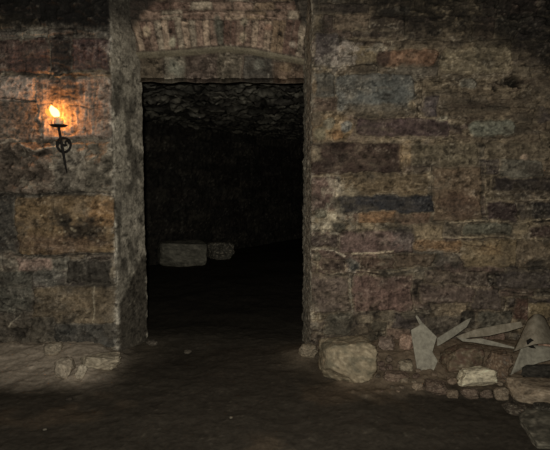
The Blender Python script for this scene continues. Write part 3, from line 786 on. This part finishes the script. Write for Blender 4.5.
    for (px, py, w) in [(381, 366, 8), (390, 369, 9), (399, 368, 7), (378, 377, 6), (414, 383, 6), (421, 389, 5), (402, 388, 6), (392, 388, 5), (449, 380, 7), (456, 364, 6),
                        (500, 385, 8), (505, 380, 6), (434, 376, 7), (383, 370, 8), (416, 378, 9), (404, 382, 9), (389, 362, 10), (408, 364, 9), (452, 384, 10), (504, 372, 9), (498, 392, 7), (470, 393, 7), (418, 372, 7), (396, 381, 8), (382, 392, 4), (398, 392, 4)]:
        h = floor_hit(px, py); s_ = w*h[1]/F
        rock('stone_chip', (h[0], h[1], fz(h[0], h[1])-.004), (s_, s_*R.uniform(.6, .9), s_*R.uniform(.45, .75)), R.choice([(74, 62, 50), (84, 70, 56), (68, 54, 45), (60, 52, 42), (90, 78, 62)]), 120+len(spots),
             'small brown chip of stone lying loose among the rubble under the right wall', cat='stone chip', group='loose chips in the rubble', n=6, cuts=6, box=3, rotz=R.uniform(0, 3), lime=.15)
        spots.append(px)

# ================================================================== THE SCRAP
def slab_poly(name, pts, thick, mat, parent=None, bevel=.0015):
    """a flat piece through 3-D points with real thickness (towards +Y side)"""
    v = [Vector(p) for p in pts]
    n = Vector((0, 0, 0))
    for i in range(len(v)):
        a, b = v[i], v[(i+1) % len(v)]; n += a.cross(b)
    n.normalize()
    if n.y < 0: n = -n
    bm = bmesh.new()
    f = [bm.verts.new(p) for p in v]; bk = [bm.verts.new(p+n*thick) for p in v]
    bm.faces.new(f); bm.faces.new(bk[::-1])
    for i in range(len(v)):
        j = (i+1) % len(v); bm.faces.new((f[i], bk[i], bk[j], f[j]))
    bmesh.ops.recalc_face_normals(bm, faces=bm.faces[:])
    if bevel: bmesh.ops.bevel(bm, geom=bm.edges[:], offset=bevel, segments=1, affect='EDGES')
    return link(name, bm, mat, parent, smooth=False)
def curved_sheet(name, rows, thick, mat, parent=None):
    bm = bmesh.new(); g = [[bm.verts.new(p) for p in r] for r in rows]
    for a, b in zip(g[:-1], g[1:]):
        for i in range(len(a)-1): bm.faces.new((a[i], a[i+1], b[i+1], b[i]))
    o = link(name, bm, mat, parent)
    md = o.modifiers.new('thickness', 'SOLIDIFY'); md.thickness = thick; md.offset = 0
    return o
def plane_pts(px_list, Y0, dydx=0.0, dydz=0.0, ref=None):
    """points of a flat piece leaning in depth: Y = Y0 + dydx*(x-x0) + dydz*(z-z0)"""
    r = at(*(ref or px_list[0]), Y0); out = []
    for (px, py) in px_list:
        d = ray(px, py)
        # solve CAM + d t on the plane
        t = (Y0 - dydx*r[0] - dydz*r[2] + dydx*CAM[0] + dydz*CAM[2])/(d[1]-dydx*d[0]-dydz*d[2])
        out.append(CAM+d*t)
    return out
def local(parent_loc, pts): return [np.array(p)-np.array(parent_loc) for p in pts]

def build_scrap():
    G = 'grey scrap on the rubble'
    # upright sheet with a notch, its thin prong behind
    Y0 = floor_hit(425, 373)[1]+.02
    base = at(425, 374, Y0)
    r = empty('scrap_sheet', base)
    setprops(r, 'broad upright pale grey sheet with a notched right side, leaning on the rubble', 'scrap sheet', G)
    body = plane_pts([(411, 330), (423, 323), (437, 337), (434, 347), (432.5, 352), (438, 361), (434, 370), (430, 374.5), (418, 374), (415, 356), (412, 338)], Y0, dydz=.45, ref=(425, 374))
    slab_poly('panel', local(base, body), .010, M_SCRAP, r)
    pr = plane_pts([(415.5, 316), (417, 315), (423.5, 324), (421, 327.5)], Y0+.01, dydz=.45, ref=(425, 374))
    slab_poly('prong', local(base, pr), .008, M_SCRAP, r)
    # short pointed slat rising to the right from the sheet
    b2 = at(446, 344, 3.72)
    r = empty('scrap_board', b2); setprops(r, 'short pointed grey board rising to the right from the upright sheet', 'scrap board', G)
    P = plane_pts([(437.5, 338), (455, 327), (468, 319), (471.5, 318), (467, 327), (454, 336.5), (441, 344.5), (437.5, 346)], 3.83, dydx=.2, dydz=.3)
    slab_poly('strip', local(b2, P), .012, M_SCRAP, r)
    # long slat
    b3 = at(490, 335, 3.80)
    r = empty('scrap_board', b3); setprops(r, 'longest grey board, reaching from mid rubble up to the curled sheet', 'scrap board', G)
    P = plane_pts([(456, 336.5), (475, 329.5), (500, 324.5), (521, 321.5), (523, 327), (508, 331.5), (488, 336), (470, 337.5), (461, 339.5)], 3.80, dydx=-.05, dydz=.3)
    slab_poly('strip', local(b3, P), .014, M_SCRAP2, r)
    # thin slat below it
    b4 = at(490, 342, 3.74)
    r = empty('scrap_board', b4); setprops(r, 'thin grey board directly under the longest board, tapering to the right', 'scrap board', G)
    P = plane_pts([(457, 337.5), (470, 339), (482, 338.5), (500, 343), (514, 347), (516, 349), (505, 347.5), (488, 345), (474, 342.5), (463, 341.5)], 3.74, dydx=-.05, dydz=.3)
    slab_poly('strip', local(b4, P), .010, M_SCRAP, r)
    # curled sheet with torn flap
    b5 = at(525, 372, 3.62)
    r = empty('scrap_sheet', b5); setprops(r, 'curled grey sheet with a torn triangular flap at the right edge of the rubble', 'scrap sheet', G)
    rows = []
    nU, nV = 17, 9
    # left edge, ridge and right edge of the curl, from top to bottom
    for j in range(nV):
        t = j/(nV-1)
        L = np.array([528-15*t, 320+32*t]); T = np.array([537+2*t, 313+30*t]); Rr = np.array([545+13*t, 318+28*t])
        row = []
        for i in range(nU):
            a = i/(nU-1)
            q = L*(1-a)**2+2*T*a*(1-a)+Rr*a*a
            bulge = math.sin(a*PI)*(.05+.06*t)
            row.append(at(q[0], q[1]-math.sin(a*PI)*(2+0*t), 3.78-.10*t-bulge+.02*a)-b5)
        rows.append(row)
    curved_sheet('curled_panel', rows, .007, M_SCRAP2, r)
    rows = []
    for j in range(9):
        t = j/8
        A = np.array([523-12.5*t, 344+31*t]); B = np.array([560-1*t, 348+10*t])
        M = np.array([535-3*t, 345+18*t])
        row = []
        for i in range(13):
            a = i/12; q = A*(1-a)**2+2*M*a*(1-a)+B*a*a
            row.append(at(q[0], q[1], 3.66-.09*t+.05*a+.02*math.sin(a*PI*1.5))-b5)
        rows.append(row)
    curved_sheet('flap', rows, .007, M_SCRAP, r)
    k = slab_poly('dark_bit', local(b5, plane_pts([(527, 341), (531, 338.5), (535, 341), (533, 345), (536, 348.5), (531, 348), (528, 346.5)], 3.60)), .012, M_IRON, r)  # small flat dark piece set inside the curl
    k['label'] = 'small dark bit in the fold'
    # a broken brick resting at the frame edge
    p = at(549, 350, 3.72)
    rock('brick_fragment', (p[0], p[1]+.05, p[2]-.02), (.09, .09, .11), (122, 94, 76), 61, 'pinkish broken piece showing behind the curled grey sheet, at the right edge', cat='brick', n=8, cuts=4)

# ================================================================== CANDLE AND SCONCE
def tube(pts, radii, seg=10):
    bm = bmesh.new(); rings = []
    pts = [Vector(p) for p in pts]
    for i, p in enumerate(pts):
        t = (pts[min(i+1, len(pts)-1)]-pts[max(i-1, 0)]).normalized()
        a = t.cross(Vector((0.13, 1, .21))).normalized(); b = t.cross(a)
        rings.append([bm.verts.new(p+(a*math.cos(2*PI*k/seg)+b*math.sin(2*PI*k/seg))*radii[i]) for k in range(seg)])
    for r0, r1 in zip(rings[:-1], rings[1:]):
        for k in range(seg): bm.faces.new((r0[k], r0[(k+1) % seg], r1[(k+1) % seg], r1[k]))
    bm.faces.new(rings[0][::-1]); bm.faces.new(rings[-1]); return bm
def lathe(prof, seg=28, wob=0.0, seed=0):
    R = random.Random(seed); ph = [R.uniform(0, 6) for _ in range(3)]
    bm = bmesh.new(); rings = []
    for (r, z) in prof:
        rings.append([bm.verts.new((r*(1+wob*math.sin(3*a+ph[0])+wob*.6*math.sin(5*a+ph[1]))*math.cos(a), r*(1+wob*math.sin(3*a+ph[0]))*math.sin(a), z)) for a in [2*PI*k/seg for k in range(seg)]])
    for r0, r1 in zip(rings[:-1], rings[1:]):
        for k in range(seg): bm.faces.new((r0[k], r0[(k+1) % seg], r1[(k+1) % seg], r1[k]))
    bm.faces.new(rings[0][::-1]); bm.faces.new(rings[-1]); return bm
def build_candle():
    yt = D-.105                                           # the pan stands off the wall
    pan = at(58.5, 126, yt); tip = at(66.8, 173, D-.024); mid = at(63.2, 145, D-.05)
    root = empty('wall_sconce', tip)
    setprops(root, 'black wrought iron candle sconce spiked to the left wall', 'sconce')
    L = lambda p: Vector(np.array(p)-np.array(tip))
    pts = [L(pan)*(1-t)+L(tip)*t for t in np.linspace(0, 1, 14)]
    link('spike', tube(pts, [.010]*9+[.0095, .009, .0078, .0055, .002]), M_IRON, root)
    o = link('drip_pan', lathe([(.012, -.012), (.045, -.006), (.060, .004), (.062, .009), (.057, .008), (.030, .002), (.012, .0)], wob=.02), M_IRON, root)
    o.location = L(pan)
    o = link('socket', lathe([(.020, 0), (.026, .004), (.028, .018), (.026, .018), (.018, .006)]), M_IRON, root); o.location = L(pan)
    # scrolled ring behind the spike
    c = L(mid)
    ring = [c+Vector((.050*math.cos(a), .006*math.sin(2*a)+.012, .052*math.sin(a))) for a in np.linspace(0, 2*PI, 40)]
    link('ring', tube(ring, [.0095]*40, 8), M_IRON, root)
    for sgn in (-1, 1):
        sp_ = [c+Vector((sgn*(.022+(.020)*(1-t)*math.cos(5.2*t)), .010, .004+sgn*.006+.024*(1-.6*t)*math.sin(5.2*t))) for t in np.linspace(0, 1, 22)]
        link('scroll', tube(sp_, list(np.linspace(.008, .005, 22)), 8), M_IRON, root)
    link('wall_tie', tube([c+Vector((0, .0, 0)), c+Vector((.002, .030, -.002)), c+Vector((.003, .062, -.004))], [.010, .010, .009]), M_IRON, root)
    # candle
    cl = np.array(pan)+np.array([.002, 0, .010])
    cr = empty('candle', cl); setprops(cr, 'short cream candle burning on the iron sconce', 'candle')
    mw, nt, b = new_mat('candle_wax')
    n = nt.nodes.new('ShaderNodeTexNoise'); n.inputs['Scale'].default_value = 40
    rp = nt.nodes.new('ShaderNodeValToRGB'); rp.color_ramp.elements[0].color = (.88, .70, .42, 1); rp.color_ramp.elements[1].color = (.90, .78, .52, 1)
    nt.links.new(n.outputs['Fac'], rp.inputs['Fac']); nt.links.new(rp.outputs['Color'], b.inputs['Base Color'])
    b.inputs['Subsurface Weight'].default_value = .9; b.inputs['Subsurface Radius'].default_value = (.06, .04, .02); b.inputs['Subsurface Scale'].default_value = 1.0; b.inputs['Roughness'].default_value = .45
    link('wax', lathe([(.030, 0), (.033, .004), (.033, .030), (.0325, .046), (.030, .053), (.022, .046), (.008, .043), (.002, .043)], wob=.02, seed=2), mw, cr)
    link('wick', tube([(0, 0, .040), (-.001, 0, .052), (-.005, 0, .062)], [.002, .002, .0015], 6), M_IRON, cr)
    def glow_mat(name, c, strength, clear):
        mf = bpy.data.materials.new(name); mf.use_nodes = True; nt = mf.node_tree; nt.nodes.clear()
        out = nt.nodes.new('ShaderNodeOutputMaterial'); em = nt.nodes.new('ShaderNodeEmission'); tr = nt.nodes.new('ShaderNodeBsdfTransparent'); mx = nt.nodes.new('ShaderNodeMixShader')
        em.inputs['Color'].default_value = (*c, 1); em.inputs['Strength'].default_value = strength; mx.inputs[0].default_value = 1-clear
        nt.links.new(tr.outputs[0], mx.inputs[1]); nt.links.new(em.outputs[0], mx.inputs[2]); nt.links.new(mx.outputs[0], out.inputs[0]); return mf
    mf = glow_mat('flame_outer', (1, .36, .06), FLAME*.35, .5); mc = glow_mat('flame_inner', (1, .72, .30), FLAME, 0.0)
    fs = 1.25
    # a wind-blown flame: body leaning left with a second tongue
    pr = [(0, .046, .004), (-.004, .054, .017), (-.011, .066, .028), (-.020, .078, .032), (-.029, .089, .029), (-.036, .100, .022), (-.039, .112, .012), (-.041, .124, .0015)]
    pr = [(x*1.3, .046+(z-.046)*1.28, r_*fs) for x, z, r_ in pr]
    bm = tube([(x, 0, z) for x, z, r_ in pr], [r_ for x, z, r_ in pr], 14)
    b2 = [(-.018, .064, .006), (-.038, .070, .018), (-.054, .077, .020), (-.066, .086, .013), (-.073, .095, .002)]
    b2 = [(x*1.25, .046+(z-.046)*1.3, r_*fs) for x, z, r_ in b2]
    t2 = tube([(x, .002, z) for x, z, r_ in b2], [r_ for x, z, r_ in b2], 12)
    me = bpy.data.meshes.new('tmp'); t2.to_mesh(me); t2.free(); bm.from_mesh(me); bpy.data.meshes.remove(me)
    fl = link('flame', bm, mf, cr)
    fl['label'] = 'orange flame leaning left'
    ci = link('flame_core', tube([(x*.95+.0, 0, z*.97+.002) for x, z, r_ in pr[1:-1]]+[(-.049, 0, .138)], [r_*.72 for x, z, r_ in pr[1:-1]]+[.001], 14), mc, fl)
    ci['label'] = 'bright yellow core of the flame'
    li = bpy.data.lights.new('candle_light', 'POINT'); li.energy = CANDLE; li.color = (1, .35, .055); li.shadow_soft_size = .025
    lo = bpy.data.objects.new('candle_light', li); COL.objects.link(lo); lo.location = cl+np.array([-.014, .020, .086])

# ================================================================== LIGHT, CAMERA
FLASH = 54.0; FLAME = 5.0; CANDLE = 9.5
build_floor(); build_right(); build_left(); build_lintel(); build_shells()
build_rocks(); build_scrap(); build_candle()

fl = bpy.data.lights.new('camera_flash', 'AREA'); fl.shape = 'RECTANGLE'; fl.size = .05; fl.size_y = .03; fl.energy = FLASH; fl.color = (1, .965, .89); fl.spread = math.radians(150)
fo = bpy.data.objects.new('camera_flash', fl); COL.objects.link(fo); fo.location = (-.04, -.02, 1.40); fo.rotation_euler = (PI/2-PITCH, 0, 0)

w = bpy.data.worlds.new('World'); SC.world = w; w.use_nodes = True
w.node_tree.nodes['Background'].inputs['Color'].default_value = (0, 0, 0, 1)
cam = bpy.data.cameras.new('camera'); co = bpy.data.objects.new('camera', cam); COL.objects.link(co)
cam.sensor_fit = 'HORIZONTAL'; cam.sensor_width = 36.0; cam.lens = 36.0*F/550.0
co.location = CAM; co.rotation_euler = (PI/2-PITCH, 0, 0); cam.clip_start = .05
SC.camera = co
vs = SC.view_settings; vs.view_transform = 'Standard'; vs.look = 'None'; vs.gamma = 1; vs.exposure = 0; vs.use_curve_mapping = False
